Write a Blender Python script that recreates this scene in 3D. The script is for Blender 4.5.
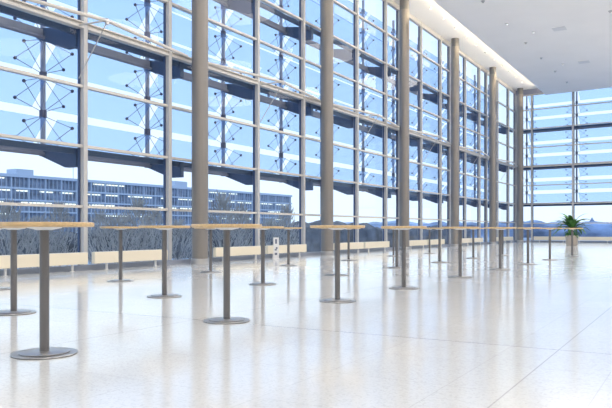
import bpy, bmesh, math, random
from mathutils import Vector, Matrix
random.seed(7)
S = bpy.context.scene
for o in list(bpy.data.objects): bpy.data.objects.remove(o)
C = S.collection
PI = math.pi

# ---------------------------------------------------------------- camera
TH = math.radians(30.1)
cam_d = bpy.data.cameras.new('camera'); cam = bpy.data.objects.new('camera', cam_d); C.objects.link(cam)
cam.location = (0, 0, 1.04)
cam.rotation_euler = (PI/2, 0, TH - PI/2)
cam_d.sensor_width = 36; cam_d.lens = 690/612*36
cam_d.shift_y = 25.5/612; cam_d.clip_end = 3000
S.camera = cam

# ---------------------------------------------------------------- world (overcast winter daylight)
w = bpy.data.worlds.new('sky'); S.world = w; w.use_nodes = True
nt = w.node_tree; nt.nodes.clear()
out = nt.nodes.new('ShaderNodeOutputWorld'); bg = nt.nodes.new('ShaderNodeBackground')
tc = nt.nodes.new('ShaderNodeTexCoord'); sx = nt.nodes.new('ShaderNodeSeparateXYZ'); rp = nt.nodes.new('ShaderNodeValToRGB')
nz = nt.nodes.new('ShaderNodeTexNoise'); nz.inputs['Scale'].default_value = 2.2; nz.inputs['Detail'].default_value = 4
mp = nt.nodes.new('ShaderNodeMapping'); mp.inputs['Scale'].default_value = (1, 1, 4)
ad = nt.nodes.new('ShaderNodeMath'); ad.operation = 'MULTIPLY_ADD'; ad.inputs[1].default_value = 0.10
nt.links.new(tc.outputs['Generated'], sx.inputs[0]); nt.links.new(tc.outputs['Generated'], mp.inputs[0])
nt.links.new(mp.outputs[0], nz.inputs['Vector'])
nt.links.new(nz.outputs['Fac'], ad.inputs[0]); nt.links.new(sx.outputs['Z'], ad.inputs[2]); nt.links.new(ad.outputs[0], rp.inputs[0])
cr = rp.color_ramp
cr.elements[0].position = 0.03; cr.elements[0].color = (0.76, 0.87, 1.0, 1)
cr.elements[1].position = 0.65; cr.elements[1].color = (0.55, 0.72, 1.0, 1)
e = cr.elements.new(0.22); e.color = (0.72, 0.85, 1.0, 1)
nt.links.new(rp.outputs[0], bg.inputs[0]); nt.links.new(bg.outputs[0], out.inputs[0])
bg.inputs[1].default_value = 1.3

S.view_settings.view_transform = 'Standard'; S.view_settings.look = 'None'
S.view_settings.exposure = 0.15; S.view_settings.gamma = 1; S.view_settings.use_curve_mapping = False

# ---------------------------------------------------------------- materials
def nodes(name):
    m = bpy.data.materials.new(name); m.use_nodes = True
    n = m.node_tree; b = n.nodes['Principled BSDF']
    return m, n, b
def mat(name, col, rough=0.5, metal=0.0, noise=0.0, scale=8.0, stretch=(1,1,1), emit=None, es=0.0, coord='Object', spec=0.5):
    m, n, b = nodes(name)
    b.inputs['Base Color'].default_value = (*col, 1); b.inputs['Roughness'].default_value = rough; b.inputs['Metallic'].default_value = metal
    b.inputs['Specular IOR Level'].default_value = spec
    if noise:
        t = n.nodes.new('ShaderNodeTexCoord'); mp = n.nodes.new('ShaderNodeMapping'); mp.inputs['Scale'].default_value = stretch
        z = n.nodes.new('ShaderNodeTexNoise'); z.inputs['Scale'].default_value = scale; z.inputs['Detail'].default_value = 5
        r = n.nodes.new('ShaderNodeValToRGB')
        r.color_ramp.elements[0].position = 0.3; r.color_ramp.elements[1].position = 0.7
        r.color_ramp.elements[0].color = (*[c*(1-noise) for c in col], 1); r.color_ramp.elements[1].color = (*[min(1, c*(1+noise)) for c in col], 1)
        n.links.new(t.outputs[coord], mp.inputs[0]); n.links.new(mp.outputs[0], z.inputs['Vector'])
        n.links.new(z.outputs['Fac'], r.inputs[0]); n.links.new(r.outputs[0], b.inputs['Base Color'])
    if emit: b.inputs['Emission Color'].default_value = (*emit, 1); b.inputs['Emission Strength'].default_value = es
    return m
def glass(name, tint, refl=0.06, diff=0.0, dcol=(0.6, 0.75, 0.95)):
    m = bpy.data.materials.new(name); m.use_nodes = True; n = m.node_tree; n.nodes.clear()
    o = n.nodes.new('ShaderNodeOutputMaterial'); t = n.nodes.new('ShaderNodeBsdfTransparent'); g = n.nodes.new('ShaderNodeBsdfGlossy')
    t.inputs[0].default_value = (*tint, 1); g.inputs['Roughness'].default_value = 0.02
    f = n.nodes.new('ShaderNodeLayerWeight'); f.inputs[0].default_value = 0.5
    pw = n.nodes.new('ShaderNodeMath'); pw.operation = 'POWER'; pw.inputs[1].default_value = 4; n.links.new(f.outputs['Facing'], pw.inputs[0])
    mu = n.nodes.new('ShaderNodeMath'); mu.operation = 'MULTIPLY_ADD'; mu.inputs[1].default_value = refl; mu.inputs[2].default_value = 0.012
    x = n.nodes.new('ShaderNodeMixShader'); n.links.new(pw.outputs[0], mu.inputs[0]); n.links.new(mu.outputs[0], x.inputs[0])
    n.links.new(t.outputs[0], x.inputs[1]); n.links.new(g.outputs[0], x.inputs[2]); last = x
    if diff:
        d = n.nodes.new('ShaderNodeBsdfTranslucent'); d.inputs[0].default_value = (*dcol, 1)
        y = n.nodes.new('ShaderNodeMixShader'); y.inputs[0].default_value = diff
        n.links.new(last.outputs[0], y.inputs[1]); n.links.new(d.outputs[0], y.inputs[2]); last = y
    n.links.new(last.outputs[0], o.inputs[0]); return m

M = {}
M['ceiling'] = mat('ceiling_plaster', (0.93, 0.905, 0.875), 0.9, noise=0.015, scale=0.6)
M['wall'] = mat('white_wall', (0.80, 0.78, 0.75), 0.8)
M['mullion'] = mat('mullion_paint', (0.50, 0.49, 0.475), 0.45, 0.0, noise=0.03, scale=2)
M['transom'] = mat('transom_paint', (0.60, 0.565, 0.515), 0.4)
M['gasket'] = mat('gasket', (0.05, 0.08, 0.16), 0.5)
M['column'] = mat('column_metal', (0.245, 0.225, 0.205), 0.45, 0.3, noise=0.05, scale=3, stretch=(4,4,0.2))
M['steel'] = mat('brushed_steel', (0.50, 0.49, 0.48), 0.28, 0.85, noise=0.06, scale=6)
M['post'] = mat('post_grey', (0.17, 0.165, 0.165), 0.38, 0.5, noise=0.05, scale=5, stretch=(5,5,.3))
M['white_metal'] = mat('white_metal', (0.75, 0.74, 0.72), 0.4)
M['wood'] = mat('maple_wood', (0.62, 0.43, 0.22), 0.35, noise=0.16, scale=6, stretch=(1, 9, 9))
M['gantry'] = mat('gantry_steel', (0.055, 0.085, 0.15), 0.55, 0.2, noise=0.1, scale=1)
M['gantry2'] = mat('gantry_outer_steel', (0.20, 0.20, 0.25), 0.55, 0.2)
M['postout'] = mat('outer_post_steel', (0.27, 0.29, 0.38), 0.5, 0.3)
M['node'] = mat('spider_steel', (0.10, 0.10, 0.15), 0.45, 0.5)
M['cream'] = mat('cream_enamel', (0.80, 0.72, 0.56), 0.4)
M['glass'] = glass('window_glass', (0.87, 0.94, 0.99), 0.5)
M['louvre'] = glass('louvre_glass', (0.79, 0.875, 0.98), 0.4, 0.12, (0.55, 0.72, 0.98))
M['lamp'] = mat('lamp_glow', (1, .9, .7), 0.5, emit=(1.0, 0.84, 0.58), es=7)
M['cove'] = mat('cove_glow', (1, .9, .7), 0.5, emit=(1.0, 0.86, 0.60), es=38)
M['downlamp'] = mat('downlight_glow', (1, .95, .85), 0.5, emit=(1.0, 0.93, 0.82), es=3)
M['gap_dark'] = mat('gap_shade_dark', (0.12, 0.12, 0.12), 0.5)  # shade in the narrow gaps of the table bases, given as colour
M['sign'] = mat('sign_white', (0.78, 0.77, 0.76), 0.35)
M['ink'] = mat('print_dark', (0.16, 0.18, 0.25), 0.5)
M['leaf'] = mat('leaf_green', (0.07, 0.19, 0.05), 0.4, noise=0.45, scale=5)
M['soil'] = mat('potting_soil', (0.06, 0.04, 0.03), 0.9)
M['pot'] = mat('pot_metal', (0.52, 0.45, 0.38), 0.3, 0.6)
M['curb'] = mat('curb_grey', (0.30, 0.33, 0.40), 0.4)
M['ground'] = mat('snowy_ground', (0.42, 0.50, 0.62), 0.9, noise=0.3, scale=0.03, coord='Object')
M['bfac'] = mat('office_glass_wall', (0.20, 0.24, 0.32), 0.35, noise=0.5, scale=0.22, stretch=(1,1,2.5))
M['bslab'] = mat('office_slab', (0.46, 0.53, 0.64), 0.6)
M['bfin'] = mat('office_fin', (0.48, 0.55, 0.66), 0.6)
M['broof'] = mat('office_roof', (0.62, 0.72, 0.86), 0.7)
M['blit'] = mat('office_lit_strip', (1, 1, .8), 0.5, emit=(1.0, 0.97, 0.80), es=1.3)
M['twig'] = mat('frosty_twigs', (0.38, 0.35, 0.32), 0.9, noise=0.3, scale=0.6)
M['hedge'] = mat('winter_hedge', (0.13, 0.13, 0.14), 0.9, noise=0.5, scale=0.35)
M['forest'] = mat('distant_forest', (0.24, 0.31, 0.46), 0.95, noise=0.6, scale=0.05, stretch=(1,1,3))  # bluish distance haze is mixed into the colour
M['forest2'] = mat('far_hills', (0.38, 0.47, 0.63), 0.95, noise=0.3, scale=0.02)  # paler still, the haze is part of the colour
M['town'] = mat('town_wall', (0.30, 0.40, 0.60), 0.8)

def floor_mat():
    m, n, b = nodes('terrazzo_floor')
    L = n.links.new
    g = n.nodes.new('ShaderNodeNewGeometry')
    # fine terrazzo chips
    v = n.nodes.new('ShaderNodeTexVoronoi'); v.inputs['Scale'].default_value = 70; L(g.outputs['Position'], v.inputs['Vector'])
    r = n.nodes.new('ShaderNodeValToRGB'); L(v.outputs['Color'], r.inputs[0])
    r.color_ramp.elements[0].color = (0.56, 0.56, 0.54, 1); r.color_ramp.elements[1].color = (0.66, 0.66, 0.64, 1)
    r.color_ramp.elements[0].position = 0.05; r.color_ramp.elements[1].position = 0.5
    # slight tone variation per slab
    br = n.nodes.new('ShaderNodeTexBrick'); br.inputs['Scale'].default_value = 1.0
    br.offset = 0; br.inputs['Mortar Size'].default_value = 0.004; br.inputs['Brick Width'].default_value = 0.9; br.inputs['Row Height'].default_value = 0.9
    br.inputs['Color1'].default_value = (1, 1, 1, 1); br.inputs['Color2'].default_value = (0.965, 0.965, 0.96, 1); br.inputs['Mortar'].default_value = (0.87, 0.865, 0.86, 1)
    mp = n.nodes.new('ShaderNodeMapping'); mp.inputs['Location'].default_value = (0.05, 0.3, 0)
    L(g.outputs['Position'], mp.inputs[0]); L(mp.outputs[0], br.inputs['Vector'])
    mx = n.nodes.new('ShaderNodeMix'); mx.data_type = 'RGBA'; mx.blend_type = 'MULTIPLY'; mx.inputs[0].default_value = 1
    L(r.outputs[0], mx.inputs[6]); L(br.outputs['Color'], mx.inputs[7])
    # wide movement joints
    jb = n.nodes.new('ShaderNodeTexBrick'); jb.offset = 0; jb.inputs['Scale'].default_value = 1.0
    jb.inputs['Brick Width'].default_value = 9.0; jb.inputs['Row Height'].default_value = 400.0; jb.inputs['Mortar Size'].default_value = 0.007
    jb.inputs['Color1'].default_value = (1, 1, 1, 1); jb.inputs['Color2'].default_value = (1, 1, 1, 1); jb.inputs['Mortar'].default_value = (0.42, 0.40, 0.42, 1)
    mq = n.nodes.new('ShaderNodeMapping'); mq.inputs['Location'].default_value = (-6.25+9, 200, 0)
    L(g.outputs['Position'], mq.inputs[0]); L(mq.outputs[0], jb.inputs['Vector'])
    my = n.nodes.new('ShaderNodeMix'); my.data_type = 'RGBA'; my.blend_type = 'MULTIPLY'; my.inputs[0].default_value = 1
    L(mx.outputs[2], my.inputs[6]); L(jb.outputs['Color'], my.inputs[7])
    kb = n.nodes.new('ShaderNodeTexBrick'); kb.offset = 0; kb.inputs['Scale'].default_value = 1.0
    kb.inputs['Brick Width'].default_value = 400.0; kb.inputs['Row Height'].default_value = 4.0; kb.inputs['Mortar Size'].default_value = 0.006
    kb.inputs['Color1'].default_value = (1, 1, 1, 1); kb.inputs['Color2'].default_value = (1, 1, 1, 1); kb.inputs['Mortar'].default_value = (0.74, 0.73, 0.74, 1)
    ml = n.nodes.new('ShaderNodeMapping'); ml.inputs['Location'].default_value = (200, -1.1+4.0, 0)
    L(g.outputs['Position'], ml.inputs[0]); L(ml.outputs[0], kb.inputs['Vector'])
    mz = n.nodes.new('ShaderNodeMix'); mz.data_type = 'RGBA'; mz.blend_type = 'MULTIPLY'; mz.inputs[0].default_value = 1
    L(my.outputs[2], mz.inputs[6]); L(kb.outputs['Color'], mz.inputs[7])
    L(mz.outputs[2], b.inputs['Base Color'])
    z = n.nodes.new('ShaderNodeTexNoise'); z.inputs['Scale'].default_value = 0.7; z.inputs['Detail'].default_value = 6; L(g.outputs['Position'], z.inputs['Vector'])
    rr = n.nodes.new('ShaderNodeMapRange'); rr.inputs['To Min'].default_value = 0.09; rr.inputs['To Max'].default_value = 0.15; L(z.outputs['Fac'], rr.inputs['Value'])
    L(rr.outputs[0], b.inputs['Roughness'])
    b.inputs['IOR'].default_value = 1.75
    return m
M['floor'] = floor_mat()

# ---------------------------------------------------------------- helpers
def B(): return bmesh.new()
def box(bm, x0, x1, y0, y1, z0, z1):
    v = [bm.verts.new((x, y, z)) for x in (x0, x1) for y in (y0, y1) for z in (z0, z1)]
    for f in ((0,1,3,2),(4,6,7,5),(0,4,5,1),(2,3,7,6),(0,2,6,4),(1,5,7,3)): bm.faces.new([v[i] for i in f])
def lathe(bm, prof, n=40, c=(0, 0, 0)):
    rings = []
    for r, z in prof:
        if r < 1e-6: rings.append([bm.verts.new((c[0], c[1], c[2]+z))])
        else: rings.append([bm.verts.new((c[0]+r*math.cos(2*PI*i/n), c[1]+r*math.sin(2*PI*i/n), c[2]+z)) for i in range(n)])
    for a, b in zip(rings, rings[1:]):
        for i in range(n):
            j = (i+1) % n
            if len(a) == 1 and len(b) == 1: continue
            if len(a) == 1: bm.faces.new((a[0], b[i], b[j]))
            elif len(b) == 1: bm.faces.new((a[i], a[j], b[0]))
            else: bm.faces.new((a[i], a[j], b[j], b[i]))
def rod(bm, p, q, r, n=8):
    p = Vector(p); q = Vector(q); d = (q-p).normalized()
    a = d.orthogonal().normalized(); b = d.cross(a)
    R = [[bm.verts.new(c + a*r*math.cos(2*PI*i/n) + b*r*math.sin(2*PI*i/n)) for i in range(n)] for c in (p, q)]
    for i in range(n):
        j = (i+1) % n; bm.faces.new((R[0][i], R[0][j], R[1][j], R[1][i]))
    bm.faces.new(R[0][::-1]); bm.faces.new(R[1])
def prism(bm, pts, axis, a0, a1):
    """outline in two axes extruded along the third; axis 'x': pts are (y,z)"""
    def P(u, v, a): return {'x': (a, u, v), 'y': (u, a, v), 'z': (u, v, a)}[axis]
    lo = [bm.verts.new(P(u, v, a0)) for u, v in pts]; hi = [bm.verts.new(P(u, v, a1)) for u, v in pts]
    k = len(pts)
    for i in range(k): bm.faces.new((lo[i], lo[(i+1) % k], hi[(i+1) % k], hi[i]))
    bm.faces.new(lo[::-1]); bm.faces.new(hi)
def mesh(bm, name, m, smooth=False):
    bmesh.ops.recalc_face_normals(bm, faces=bm.faces[:])
    me = bpy.data.meshes.new(name); bm.to_mesh(me); bm.free()
    me.materials.append(m)
    if smooth:
        for p in me.polygons: p.use_smooth = True
        try: me.set_sharp_from_angle(angle=math.radians(35))
        except Exception: pass
    return me
def link(name, me, parent=None, loc=(0, 0, 0), rz=0):
    o = bpy.data.objects.new(name, me); C.objects.link(o); o.location = loc; o.rotation_euler = (0, 0, rz)
    if parent: o.parent = parent
    return o
def obj(name, bm, m, parent=None, smooth=False, loc=(0, 0, 0), rz=0): return link(name, mesh(bm, name, m, smooth), parent, loc, rz)
def tag(o, label, cat, group=None, kind=None):
    o['label'] = label; o['category'] = cat
    if group: o['group'] = group
    if kind: o['kind'] = kind
    return o
def struct(o, label=None):
    o['kind'] = 'structure'
    if label: o['label'] = label
    return o
def copy_tree(o, parent=None):
    c = o.copy(); C.objects.link(c)
    if parent: c.parent = parent
    for ch in list(o.children): copy_tree(ch, c)
    return c
ORD = ['first','second','third','fourth','fifth','sixth','seventh','eighth','ninth','tenth','eleventh','twelfth','thirteenth','fourteenth','fifteenth','sixteenth']

ZC = 12.1       # main ceiling
ZS = 12.72      # recess by the windows
YW = 13.85      # inner face of window wall
CORNER = Vector((59.2, 13.85, 0)); A = math.radians(6)
BACKROT = -PI/2 - A                     # local x runs along the end wall, to the right in the photo
def back_to_world(s, out=0):            # out = outward distance
    return Vector((CORNER.x - math.sin(A)*s + math.cos(A)*out, CORNER.y - math.cos(A)*s - math.sin(A)*out, 0))

# ---------------------------------------------------------------- shell
X0 = -10; Y0 = -13
e0 = back_to_world(0); e1 = back_to_world(27)
bm = B(); prism(bm, [(X0, Y0), (e1.x+.35, Y0), (e0.x+.35, YW+.25), (X0, YW+.25)], 'z', -0.6, 0)
struct(obj('floor', bm, M['floor']), 'pale glossy terrazzo floor')
bm = B(); prism(bm, [(X0, Y0), (e1.x, Y0), (back_to_world(2.46).x-.02, 11.4), (X0, 11.4)], 'z', ZC, ZC+.08)
struct(obj('ceiling', bm, M['ceiling']), 'flat white ceiling')
bm = B(); box(bm, X0, 59.4, 10.3, YW+.3, ZS, ZS+.38)
struct(obj('trim_1', bm, M['ceiling']), 'raised white soffit along the window wall')
bm = B(); box(bm, X0, 60, Y0-.3, Y0, -.6, 13.1); struct(obj('wall_right', bm, M['wall']))
bm = B(); box(bm, X0-.3, X0, Y0-.3, YW+.3, -.6, 13.1); struct(obj('wall_behind', bm, M['wall']))

# ---------------------------------------------------------------- facades
LEV = [0.10, 1.63, 3.19, 4.73, 6.28, 7.83, 9.38, 10.93, 12.48]
wn = [0]; tn = [1]
def facade(root_loc, rz, mull, top, levels):
    """local x along the wall, local y outward"""
    def place(o): o.location = root_loc; o.rotation_euler = (0, 0, rz); return o
    for i, x in enumerate(mull):
        tn[0] += 1
        bm = B(); box(bm, x-.066, x+.066, -.02, .20, 0, top)
        m = place(obj('trim_%d' % tn[0], bm, M['mullion'])); struct(m, 'grey window mullion')
        bm = B()
        for s in (-1, 1): box(bm, x+s*.066-(.035 if s < 0 else 0), x+s*.066+(.035 if s > 0 else 0), .10, .17, .1, top)
        obj('gasket', bm, M['gasket'], m)
    for a, b in zip(mull, mull[1:]):
        wn[0] += 1
        bm = B(); box(bm, a+.066, b-.066, .0, .17, levels[0]-.10, levels[0])
        box(bm, a+.066, b-.066, .0, .17, levels[-1], top)
        wd = struct(place(obj('window_%d' % wn[0], bm, M['mullion'])), 'tall window strip between two mullions')
        for k, z in enumerate(levels[1:-1]):
            bm = B()
            if abs(z-6.28) < .1:
                box(bm, a+.066, b-.066, -.03, .17, z-.07, z-.0); box(bm, a+.066, b-.066, .0, .17, z+.0, z+.05); box(bm, a+.066, b-.066, -.07, .17, z+.05, z+.085)
            else: box(bm, a+.066, b-.066, .02, .17, z-.035, z+.035)
            obj('transom', bm, M['transom'], wd)
        for z0, z1 in zip(levels, levels[1:]):
            bm = B(); v = [bm.verts.new(p) for p in ((a+.05, .12, z0), (b-.05, .12, z0), (b-.05, .12, z1), (a+.05, .12, z1))]; bm.faces.new(v)
            obj('pane', bm, M['glass'], wd)

MULL = [4.2, 7.4, 9.1, 12.54, 15.79, 17.35, 20.5, 23.75, 25.5, 28.65, 31.95, 33.7, 36.9, 40.2, 41.95, 45.15, 48.5, 50.3, 53.4, 56.8, 59.15]
facade((0, YW, 0), 0, MULL, ZS, LEV)
BM = [1.31+3.3*k for k in range(8)]
LEVB = [0.10, 1.55, 3.15, 4.7, 6.28, 7.85, 9.42, 11.0, 12.2]
facade(tuple(CORNER), BACKROT, [0.05] + BM, 12.3, LEVB)
# low curb along both window walls
bm = B(); box(bm, X0, 58.9, YW-.12, YW-.03, 0, .13); struct(obj('baseboard_left', bm, M['curb']))
bm = B(); box(bm, .3, 26, -.12, -.03, 0, .13); o = struct(obj('baseboard_back', bm, M['curb'])); o.location = CORNER; o.rotation_euler = (0, 0, BACKROT)
# dark beam above the end wall windows
bm = B(); box(bm, 0, 2.45, -.05, .18, 12.3, ZS); o = struct(obj('trim_60', bm, M['postout'])); o.location = CORNER; o.rotation_euler = (0, 0, BACKROT)

# ---------------------------------------------------------------- round columns
cols = [16.52, 24.66, 32.95, 41.15, 49.8, 58.3]
cm_ = None
bm = B(); lathe(bm, [(.25, 0.16), (.25, ZS-.5), (0, ZS-.5)], 48); me_sh = mesh(bm, 'shaft', M['column'], True)
bm = B(); lathe(bm, [(0, 0), (.265, 0), (.265, .15), (.254, .16), (.25, .16)], 48); me_ft = mesh(bm, 'foot_collar', M['steel'], True)
bm = B(); lathe(bm, [(.24, ZS-.5), (.24, ZS)], 48); me_cp = mesh(bm, 'column_head', M['post'], True)
names = ['nearest tall round taupe column, at the left of the windows', 'second nearest round taupe column along the window wall',
         'third round taupe column along the windows, the ceiling cutting in at its head', 'fourth round taupe column counting from the nearest',
         'fifth round taupe column, next to last before the far corner', 'farthest round taupe column, in the far corner of the glass walls']
for x, lb in zip(cols, names):
    r = link('column', None, loc=(x, 13.3, 0)); tag(r, lb, 'column', 'round columns along the windows')
    link('shaft', me_sh, r); link('foot_collar', me_ft, r); link('column_head', me_cp, r)

# ---------------------------------------------------------------- V shaped wind trusses at 6.3 m
bm = B()
bays = [(8.2, 16.45)] + list(zip(cols, cols[1:]))
nm = ['left edge of the photo to the nearest column', 'nearest to the second column', 'second to the third column', 'third to the fourth column', 'fourth to the fifth column', 'fifth to the farthest column']
for (a, b), lb in zip(bays, nm):
    t = link('wind_truss', None, loc=((a+b)/2+.08, 13.8, 6.24)); tag(t, 'bowed cream tube brace at the windows, ' + lb, 'brace', 'bowed tubular braces across the windows')
    hw = (b-a)/2-.42
    for s in (-1, 1):
        bm = B(); rod(bm, (s*hw, -.33, 0), (s*.12, -.87, 0), .045, 10); obj('tube', bm, M['transom'], t, True)
    bm = B(); rod(bm, (-.14, -.87, 0), (.14, -.87, 0), .05, 10); rod(bm, (0, -.87, -.09), (0, -.87, .06), .05, 10); obj('bracket', bm, M['steel'], t, True)
    bm = B(); rod(bm, (-.05, -.85, 0), (-.10, 0, 0), .025); obj('strut', bm, M['transom'], t, True)
    bm = B(); rod(bm, (0, -.85, -.05), (-.1, 0.02, -1.35), .014); obj('tie_rod', bm, M['steel'], t, True)

# ---------------------------------------------------------------- outer skin: posts with spider fittings, glass louvres, gantries
NZ = [3.16+1.05*k for k in range(10)]           # spider nodes
bm = B(); rod(bm, (0, 0, 3.05), (0, 0, 13.2), .07, 12); me_post = mesh(bm, 'tube', M['postout'], True)
def spider_mesh(up, dn):
    bm = B(); lathe(bm, [(0, -.11), (.10, -.10), (.10, .10), (0, .11)], 8)
    for s in (-1, 1):
        if up:
            rod(bm, (0, 0, .05), (s*.8, -.0+.18-.06, .34), .009, 5); rod(bm, (0, 0, .05), (s*.8, -.18-.06, .74), .009, 5)
        if dn:
            rod(bm, (0, 0, -.05), (s*.8, .18-.06, -.71), .009, 5); rod(bm, (0, 0, -.05), (s*.8, -.18-.06, -.31), .009, 5)
    return mesh(bm, 'spider', M['node'])
bm = B(); bmesh.ops.create_icosphere(bm, subdivisions=2, radius=.05); me_ball = mesh(bm, 'glass_clamp', M['node'], True)
SPM = {(u, d): spider_mesh(u, d) for u in (0, 1) for d in (0, 1)}
def outer_post(loc, rz, label, top, grp):
    p = link('facade_post', None, loc=loc, rz=rz); tag(p, label, 'post', grp)
    l = link('tube', me_post, p); 
    zs = [z for z in NZ if z < top]
    for i, z in enumerate(zs):
        s = link('spider', SPM[(1 if i < len(zs)-1 else 0, 1 if i > 0 else 0)], p, loc=(0, 0, z))
        if i < len(zs)-1:
            for sx_ in (-1, 1):
                link('glass_clamp', me_ball, s, loc=(sx_*.8, .12, .34)); link('glass_clamp', me_ball, s, loc=(sx_*.8, -.24, .74))
def louvre(w, label, p, rz, grp, me):
    o = link('glass_louvre', me, None, loc=p, rz=rz); tag(o, label, 'glass louvre', grp)
def louvre_mesh(w):
    bm = B(); d = Vector((0, -.36, .42)).normalized(); h = .46; t = Vector((0, .42, .36)).normalized()*.012
    P = [Vector((sx*w/2, 0, 0)) + d*sz*h + t*st for sx in (-1, 1) for sz in (-1, 1) for st in (-1, 1)]
    v = [bm.verts.new(p) for p in P]
    for f in ((0,1,3,2),(4,6,7,5),(0,4,5,1),(2,3,7,6),(0,2,6,4),(1,5,7,3)): bm.faces.new([v[i] for i in f])
    return mesh(bm, 'glass_louvre', M['louvre'])
me_l = louvre_mesh(3.72)
PX = [12.77+4.09*k for k in range(12)]
for i, x in enumerate(PX):
    outer_post((x, 15.75, 0), 0, 'post with star shaped glass clamps outside the long window wall, %s from left' % ORD[i], 13.2, 'star clamp posts outside the long window wall')
for i in range(len(PX)):
    xc = PX[i]-4.09/2
    for k in range(9):
        z = (NZ[k]+NZ[k+1])/2+.015
        pos = 'left of %s post' % ORD[i]
        louvre(3.72, 'pale blue glass louvre outside the long wall, %s row up, %s' % (ORD[k], pos), (xc, 15.69, z), 0, 'glass louvres outside the long window wall', me_l)
BP = [.27+4.15*k for k in range(4)]
for i, s in enumerate(BP):
    q = back_to_world(s, 1.9)
    outer_post((q.x, q.y, 0), BACKROT, ['star clamp post outside the end window wall, in its left corner', 'star clamp post outside the end window wall, above the potted plant', 'star clamp post outside the end wall, just beyond the right picture edge', 'star clamp post outside the end wall, far beyond the right picture edge'][i], 12.3, 'star clamp posts outside the end window wall')
for i in range(3):
    for k in range(9):
        z = (NZ[k]+NZ[k+1])/2+.015
        q = back_to_world((BP[i]+BP[i+1])/2, 1.84)
        louvre(3.72, 'pale blue glass louvre outside the end wall, %s row up, %s' % (ORD[k], ['left of the plant', 'right of the plant', 'beyond the picture edge'][i]),
               (q.x, q.y, z), BACKROT, 'glass louvres outside the end window wall', me_l)
def gantry(loc, rz, z, x0, x1, posts, label, grp, deep=.46):
    g = link('maintenance_gantry', None, loc=(loc[0], loc[1], z), rz=rz); tag(g, label, 'gantry', grp)
    bm = B(); box(bm, x0, x1, .26, .36, -.13, .02); obj('inner_beam', bm, M['gantry'], g)
    bm = B(); box(bm, x0, x1, 1.45, 1.62, -.02, .17); obj('outer_beam', bm, M['gantry2'], g)
    bm = B(); rod(bm, (x0, 1.42, -.07), (x1, 1.42, -.07), .05, 10); obj('service_pipe', bm, M['gantry2'], g, True)
    for p in posts:
        bm = B(); prism(bm, [(.2, -deep), (.62, -deep), (1.72, -.05), (1.72, .24), (.2, .02)], 'x', p-.36, p-.2); obj('bracket', bm, M['gantry'], g)
lv = ['lower', 'middle', 'upper']
for z, n_ in zip((3.12, 6.22, 9.36), lv):
    gantry((0, YW, 0), 0, z, 5, 59.2, PX, 'dark blue steel gantry outside the long window wall, the %s of three' % n_, 'gantries outside the long window wall')
    gantry(tuple(CORNER), BACKROT, z, 0.0, 14, BP, 'dark blue steel gantry outside the end window wall, the %s of three' % n_, 'gantries outside the end window wall', .06)

# ---------------------------------------------------------------- cove light and ceiling fittings
bm = B(); box(bm, -8, 57.5, -.05, .05, -.04, .04)
o = obj('cove_light', bm, M['cove'], None, loc=(0, 11.12, ZC+.16)); tag(o, 'long warm strip light hidden behind the ceiling edge along the windows', 'light')
bm = B(); lathe(bm, [(.05, 0), (.07, 0), (.07, -.07), (.05, -.07), (.05, -.01), (0, -.01)], 16); me_sp = mesh(bm, 'housing', M['white_metal'], True)
bm = B(); lathe(bm, [(0, -.045), (.045, -.045)], 16); me_lm = mesh(bm, 'lamp', M['lamp'])
for i in range(13):
    r = link('cove_spotlight', None, loc=(30.5+2.1*i, 12.55, ZS)); tag(r, 'tiny spotlight in the lit soffit above the windows, %s from the near end' % ORD[i], 'spotlight', 'tiny spotlights in the soffit')
    link('housing', me_sp, r); link('lamp', me_lm, r)
bm = B(); lathe(bm, [(0, -.09), (.05, -.09), (.06, -.02), (.10, -.015), (.10, 0), (0, 0)], 16); me_sk = mesh(bm, 'sprinkler', M['steel'], True)
PTS = [(483, 1), (506.7, 23.6), (533.4, 31.9), (525.7, 42.6), (541.3, 57.8), (555.2, 71), (562.8, 63.7), (567, 82), (610, 11)]
cl = ['cut by the top edge of the photo', 'farthest left of those on the open ceiling', 'the larger looking one right of the leftmost', 'below the larger looking one', 'in the middle of the far ceiling',
      'left of the closely set far pair', 'right of the closely set far pair', 'nearest the end window wall', 'by the right picture edge']
WP = []
for (px, py), c in zip(PTS, cl):
    Zc = 690*(ZC-1.04)/(229.5-py); Xc = (px-306)/690*Zc
    WP.append((round(Zc*math.cos(TH)+Xc*math.sin(TH), 2), round(Zc*math.sin(TH)-Xc*math.cos(TH), 2)))
for (x, y), c in zip(WP, cl):
    if x > 56: continue
    r = tag(link('ceiling_spotlight', me_sk, loc=(x, y, ZC)), 'small dark ceiling fitting, ' + c, 'ceiling fitting', 'small dark ceiling fittings')
# flush square hatch panels in the ceiling, unlit
bm = B(); box(bm, -.34, .34, -.34, .34, -.02, 0); me_fr = mesh(bm, 'frame', M['white_metal'])
bm = B(); v = [bm.verts.new(p) for p in ((-.3, -.3, -.024), (.3, -.3, -.024), (.3, .3, -.024), (-.3, .3, -.024))]; bm.faces.new(v); me_df = mesh(bm, 'cover_plate', M['white_metal'])
for (px, py), c in zip([(559.3, 28.7), (584, 62)], ['the nearer of two', 'the farther of two']):
    Zc = 690*(ZC-1.04)/(229.5-py); Xc = (px-306)/690*Zc
    r = link('ceiling_panel', None, loc=(Zc*math.cos(TH)+Xc*math.sin(TH), Zc*math.sin(TH)-Xc*math.cos(TH), ZC)); tag(r, 'faint square flush panel in the white ceiling, ' + c, 'ceiling panel', 'flush ceiling panels')
    link('frame', me_fr, r); link('cover_plate', me_df, r)
HALL = []
for ix in range(6):
    for iy in range(3):
        L = bpy.data.lights.new('hall_fill_light', 'AREA'); L.shape = 'DISK'; L.size = 5.0; L.energy = 320; L.color = (1.0, 0.955, 0.93)  # added soft fill light under the ceiling, no fixture belongs to it
        lo = bpy.data.objects.new('hall_fill_light', L); C.objects.link(lo); lo.location = (-2+10*ix, 7-7.5*iy, ZC-.05)

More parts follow.
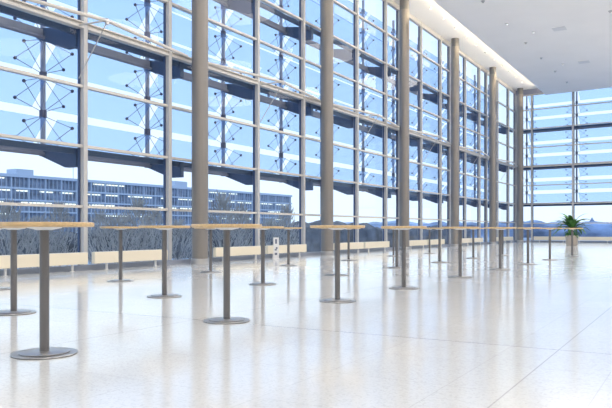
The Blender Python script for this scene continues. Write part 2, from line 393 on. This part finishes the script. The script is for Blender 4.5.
# ---------------------------------------------------------------- standing tables
def make_table():
    r = link('standing_table', None)
    bm = B(); lathe(bm, [(0, 1.06), (.385, 1.06), (.397, 1.066), (.40, 1.075), (.40, 1.09), (.397, 1.098), (.39, 1.10), (0, 1.10)], 72); obj('tabletop', bm, M['wood'], r, True)
    bm = B(); lathe(bm, [(0, 1.035), (.06, 1.035), (.13, 1.052), (.14, 1.06), (0, 1.06)], 32); obj('mounting_plate', bm, M['white_metal'], r, True)
    bm = B(); lathe(bm, [(.039, .02), (.039, 1.045)], 32); obj('post', bm, M['post'], r, True)
    bm = B(); lathe(bm, [(0, 0), (.261, 0), (.261, .006), (0, .006)], 72); obj('gap_shade_disc', bm, M['gap_dark'], r, True)  # dark disc stands in for the shaded gap beneath the base
    bm = B(); lathe(bm, [(0, .006), (.265, .006), (.267, .009), (.265, .013), (0, .016)], 72); obj('base', bm, M['steel'], r, True)
    bm = B(); lathe(bm, [(.203, .012), (.203, .0185)], 72); obj('shadow_ring', bm, M['gap_dark'], r, True)
    bm = B(); lathe(bm, [(.203, .0185), (.207, .019), (.207, .023), (.203, .025), (.05, .028), (0, .028)], 72); obj('base_cover', bm, M['steel'], r, True)
    return r
rows = [('front', 4.62, [3.89, 6.33, 8.88, 11.41, 14.65, 18.01, 21.25, 24.6, 28.4]),
        ('middle', 7.27, [5.61, 8.16, 10.91, 13.91, 17.45, 20.94, 24.59, 28.15]),
        ('back', 10.44, [7.69, 10.17, 13.38, 17.0, 20.88, 25.13, 28.76, 32.94])]
first = None
for rn, y, xs in rows:
    for i, x in enumerate(xs):
        t = make_table() if first is None else copy_tree(first)
        if first is None: first = t
        yy = {3.89: 4.78, 6.33: 4.71, 28.4: 4.5, 5.61: 7.46, 28.15: 7.12, 7.69: 10.7, 10.17: 10.22, 25.13: 10.6, 32.94: 10.35}.get(x, y)
        t.location = (x, yy, 0); t.rotation_euler = (0, 0, random.random()*6)
        where = {'front': 'front row, farthest from the windows', 'middle': 'middle row of standing tables', 'back': 'back row, closest to the windows'}[rn]
        q = 'nearest' if i == 0 else ('farthest' if i == len(xs)-1 else ORD[i] + ' nearest')
        tag(t, 'round wooden standing table, %s in the %s' % (q, where), 'table', 'round standing tables')

# ---------------------------------------------------------------- low cream radiators at the windows
def radiator(x0, x1, label, y=13.52, base=None, rz=0):
    w = x1-x0
    if base is None: loc = ((x0+x1)/2, y, 0)
    else: loc = base
    r = link('radiator', None, loc=loc, rz=rz); tag(r, label, 'radiator', 'low cream radiators')
    bm = B(); box(bm, -w/2, w/2, -.06, .06, .17, .46); bmesh.ops.bevel(bm, geom=bm.edges[:], offset=.006, segments=1, affect='EDGES'); obj('casing', bm, M['cream'], r)
    bm = B(); box(bm, -w/2+.03, w/2-.03, -.045, .045, .459, .467); obj('grille', bm, M['white_metal'], r)
    for s in (-1, 1):
        bm = B(); box(bm, s*(w/2-.45)-.012, s*(w/2-.45)+.012, -.03, .03, .0, .18); box(bm, s*(w/2-.45)-.04, s*(w/2-.45)+.04, -.04, .04, 0, .01)
        obj('leg', bm, M['white_metal'], r)
cs = [8.5] + cols
ww = ['left of the nearest column', 'between the nearest and second column', 'between the second and third column', 'between the third and fourth column', 'between the fourth and fifth column', 'between the fifth and farthest column']
for i in range(6):
    a = cs[i]
    radiator(a+1.0, a+3.78, 'low cream radiator under the windows, left one %s' % ww[i])
    radiator(a+4.0, a+6.75, 'low cream radiator under the windows, right one %s' % ww[i])
for i, (a, b) in enumerate([(1.6, 4.4), (4.75, 7.75), (8.0, 11.0)]):
    q = back_to_world((a+b)/2, -.33)
    radiator(a, b, 'low cream radiator at the end window wall, ' + ['left of the potted plant', 'behind and right of the potted plant', 'beyond the right picture edge'][i], base=(q.x, q.y, 0), rz=BACKROT)

# ---------------------------------------------------------------- small white info stand by the windows
r = link('info_stand', None, loc=(20.5, 13.10, 0), rz=math.radians(-58)); tag(r, 'small white info stand with dark printed marks before the window radiators', 'sign')
bm = B(); box(bm, -.10, .10, -.015, .015, .03, .76); bmesh.ops.bevel(bm, geom=bm.edges[:], offset=.005, segments=1, affect='EDGES'); obj('panel', bm, M['sign'], r)
bm = B(); box(bm, -.12, .12, -.10, .10, 0, .03); obj('base', bm, M['sign'], r)
bm = B(); box(bm, -.035, .03, -.018, -.0155, .54, .70); box(bm, -.05, .02, -.018, -.0155, .30, .35); box(bm, -.01, .05, -.018, -.0155, .35, .42); box(bm, -.05, .04, -.018, -.0155, .14, .22)
obj('printed_marks', bm, M['ink'], r)

# ---------------------------------------------------------------- potted plant
P = link('potted_plant', None, loc=(47.2, 7.5, 0)); tag(P, 'leafy green plant in a metallic pot by the end window wall', 'plant')
bm = B(); lathe(bm, [(0, 0), (.29, 0), (.31, .02), (.355, .55), (.365, .57), (.34, .57), (.33, .52)], 40); obj('pot', bm, M['pot'], P, True)
bm = B(); lathe(bm, [(.33, .52), (0, .53)], 30); obj('soil', bm, M['soil'], P)
bm = B(); random.seed(3)
def leaf(bm, az, el, L, W, z0, r0=.05):
    n = 7; prev = None
    d = Vector((math.cos(az), math.sin(az), 0)); side = Vector((-math.sin(az), math.cos(az), 0))
    p = Vector((0, 0, z0)) + d*r0; a = el
    for i in range(n+1):
        t = i/n; w_ = W*math.sin(PI*min(1, .12+t*.88))**.8*(1 if t < 1 else 0)+.004
        row = [bm.verts.new(p - side*w_ + Vector((0, 0, .25*w_))), bm.verts.new(p), bm.verts.new(p + side*w_ + Vector((0, 0, .25*w_)))]
        if prev:
            for k in (0, 1): bm.faces.new((prev[k], prev[k+1], row[k+1], row[k]))
        prev = row
        p = p + (d*math.cos(a) + Vector((0, 0, math.sin(a))))*L/n; a -= .17 + .10*t
for k in range(46):
    el = random.uniform(.15, 1.4); leaf(bm, k*2.4+random.uniform(-.2, .2), el, random.uniform(.85, 1.35), random.uniform(.08, .13), .85+.15*random.random())
for k in range(26): leaf(bm, k*2.4, random.uniform(-.1, .5), random.uniform(.4, .65), .06, random.uniform(.62, .8))
obj('foliage', bm, M['leaf'], P)
bm = B()
for k in range(6):
    a_ = k*1.05; rod(bm, (.08*math.cos(a_), .08*math.sin(a_), .56), (.05*math.cos(a_), .05*math.sin(a_), .95), .018, 6)
obj('stem', bm, M['soil'], P)
P.scale = (1.15, 1.15, 1.15)

# ---------------------------------------------------------------- outside
GZ = -4.0
bm = B(); box(bm, -900, 1500, -900, 1500, GZ-1, GZ); struct(obj('ground', bm, M['ground']), 'snowy ground outside')
def c2w(xc, zc): return Vector((zc*math.cos(TH)+xc*math.sin(TH), zc*math.sin(TH)-xc*math.cos(TH), 0))
a = c2w(-114, 166); b = c2w(-7.2, 335)
d = b-a; Lb = d.length; ang = math.atan2(d.y, d.x)
O = link('office_building', None, loc=(a.x, a.y, GZ), rz=ang); tag(O, 'long blue glazed office block with lit floors beyond the windows', 'building')
H = 21.2; FH = 3.55
bm = B(); box(bm, 0, Lb, .6, 22, 0, H); obj('wall', bm, M['bfac'], O)
for k in range(7):
    z = H-k*FH
    bm = B(); box(bm, -.3, Lb+.3, -.5, 1, z-.35, z+(.5 if k == 0 else .15)); obj('floor_slab', bm, M['bslab'], O)
bm = B(); nb = int(Lb/1.5)
for i in range(nb+1):
    x = Lb*i/nb; w_ = .30 if i % 4 == 0 else .10; box(bm, x-w_/2, x+w_/2, -.25 if i % 4 == 0 else .1, .6, 0, H)
obj('facade_fins', bm, M['bfin'], O)
random.seed(11)
for k in range(5):
    z = H-k*FH-.75
    bm = B(); x = 2
    while x < Lb-8:
        l_ = random.uniform(3, 14)
        if random.random() < (.75 if k in (1, 2) else .45):
            box(bm, x, min(x+l_, Lb-3), .35, .59, z-.22, z+.10)
        x += l_+random.uniform(.6, 5)
    obj('lit_strip', bm, M['blit'], O)
bm = B(); box(bm, 1, Lb-1, 2, 21, H, H+.6); obj('roof', bm, M['broof'], O)
for x0, x1, h_ in ((52, 58, 2.0), (122, 129, 2.4)):
    bm = B(); box(bm, x0, x1, 3, 8, H+.5, H+.5+h_); obj('rooftop_box', bm, M['bslab'], O)
for x0 in (74, 118.5):
    bm = B(); rod(bm, (x0, 4, H), (x0, 4, H+8), .12, 6); obj('mast', bm, M['bfin'], O)
# hedges and frosty bare trees between the hall and the office block
def frosty(seed, h, wd):
    random.seed(seed); bm = B()
    for i in range(420):
        a_ = random.random()*2*PI; u = random.random(); zz = h*(.12+.86*u); rr = wd*math.sqrt(random.random())*(math.sin(PI*min(1, .18+u*.8)))
        p = Vector((rr*math.cos(a_), rr*math.sin(a_), zz)); q = p + Vector((math.cos(a_)*.35+random.uniform(-.3, .3), math.sin(a_)*.35+random.uniform(-.3, .3), random.uniform(.3, 1.1)))
        rod(bm, p, q, random.uniform(.02, .05), 3)
    return mesh(bm, 'twigs', M['twig'])
vars_ = [frosty(s, h_, w_) for s, h_, w_ in ((1, 6.8, 2.2), (2, 5.8, 2.6), (3, 7.5, 1.8))]
bm = B(); rod(bm, (0, 0, 0), (0, 0, 3.2), .12, 6)
for s in range(5): rod(bm, (0, 0, 1.5), (1.1*math.cos(s*1.26), 1.1*math.sin(s*1.26), 4.2), .06, 4)
me_tr = mesh(bm, 'trunk', M['hedge'])
random.seed(5); n_t = 0
treepx = [8, 38, 60, 100, 118, 138, 155, 178, 222, 240, 270, 286]
for i, px in enumerate(treepx):
    Zc = 58+9*(i % 4); q = c2w((px-306)/690*Zc, Zc)
    r = link('bare_tree', None, loc=(q.x, q.y, GZ), rz=random.random()*6)
    if px < 80: wh = 'outside the leftmost window'
    elif px < 165: wh = 'outside the second window from the left'
    elif px < 200: wh = 'outside, just left of the nearest column'
    elif px < 320: wh = 'outside, between nearest and second column'
    else: wh = 'outside, right of the second column'
    k = sum(1 for p_ in treepx[:i] if (p_ < 80) == (px < 80) and (80 <= p_ < 165) == (80 <= px < 165) and (165 <= p_ < 200) == (165 <= px < 200) and (200 <= p_ < 320) == (200 <= px < 320))
    tag(r, 'frosty bare tree %s, %s from left there' % (wh, ORD[k]), 'tree', 'frosty bare trees outside')
    link('trunk', me_tr, r); link('twigs', vars_[i % 3], r)
def ridge(name, pts, h0, h1, seed, m, label, step=3, spike=1.5, thick=25):
    random.seed(seed); bm = B(); prev = None; n = 0
    tot = sum((pts[i+1]-pts[i]).length for i in range(len(pts)-1)); hh = 0
    for i in range(len(pts)-1):
        k = int((pts[i+1]-pts[i]).length/step)
        for j in range(k):
            t = j/k; p = pts[i].lerp(pts[i+1], t); nn = (pts[i+1]-pts[i]).normalized(); nn = Vector((-nn.y, nn.x, 0))
            hh = .75*hh + random.uniform(-spike, spike); base = h0+(h1-h0)*(.5+.5*math.sin(n*.09+seed)); n += 1
            z = max(1.5, base+hh)
            row = [bm.verts.new((p.x, p.y, GZ)), bm.verts.new((p.x, p.y, GZ+z*.8)), bm.verts.new((p.x+nn.x*thick*.3, p.y+nn.y*thick*.3, GZ+z)), bm.verts.new((p.x+nn.x*thick, p.y+nn.y*thick, GZ+z*.8)), bm.verts.new((p.x+nn.x*thick, p.y+nn.y*thick, GZ))]
            if prev:
                for q in range(4): bm.faces.new((prev[q], prev[q+1], row[q+1], row[q]))
            prev = row
    o = obj(name, bm, m); tag(o, label, 'trees', kind='stuff'); return o
ridge('hedge', [c2w(-75, 95), c2w(-14, 125), c2w(15, 160), c2w(60, 250)], 5.2, 6.6, 1, M['hedge'], 'dark wintry hedge thicket in front of the office block', 1.2, .5, 8)
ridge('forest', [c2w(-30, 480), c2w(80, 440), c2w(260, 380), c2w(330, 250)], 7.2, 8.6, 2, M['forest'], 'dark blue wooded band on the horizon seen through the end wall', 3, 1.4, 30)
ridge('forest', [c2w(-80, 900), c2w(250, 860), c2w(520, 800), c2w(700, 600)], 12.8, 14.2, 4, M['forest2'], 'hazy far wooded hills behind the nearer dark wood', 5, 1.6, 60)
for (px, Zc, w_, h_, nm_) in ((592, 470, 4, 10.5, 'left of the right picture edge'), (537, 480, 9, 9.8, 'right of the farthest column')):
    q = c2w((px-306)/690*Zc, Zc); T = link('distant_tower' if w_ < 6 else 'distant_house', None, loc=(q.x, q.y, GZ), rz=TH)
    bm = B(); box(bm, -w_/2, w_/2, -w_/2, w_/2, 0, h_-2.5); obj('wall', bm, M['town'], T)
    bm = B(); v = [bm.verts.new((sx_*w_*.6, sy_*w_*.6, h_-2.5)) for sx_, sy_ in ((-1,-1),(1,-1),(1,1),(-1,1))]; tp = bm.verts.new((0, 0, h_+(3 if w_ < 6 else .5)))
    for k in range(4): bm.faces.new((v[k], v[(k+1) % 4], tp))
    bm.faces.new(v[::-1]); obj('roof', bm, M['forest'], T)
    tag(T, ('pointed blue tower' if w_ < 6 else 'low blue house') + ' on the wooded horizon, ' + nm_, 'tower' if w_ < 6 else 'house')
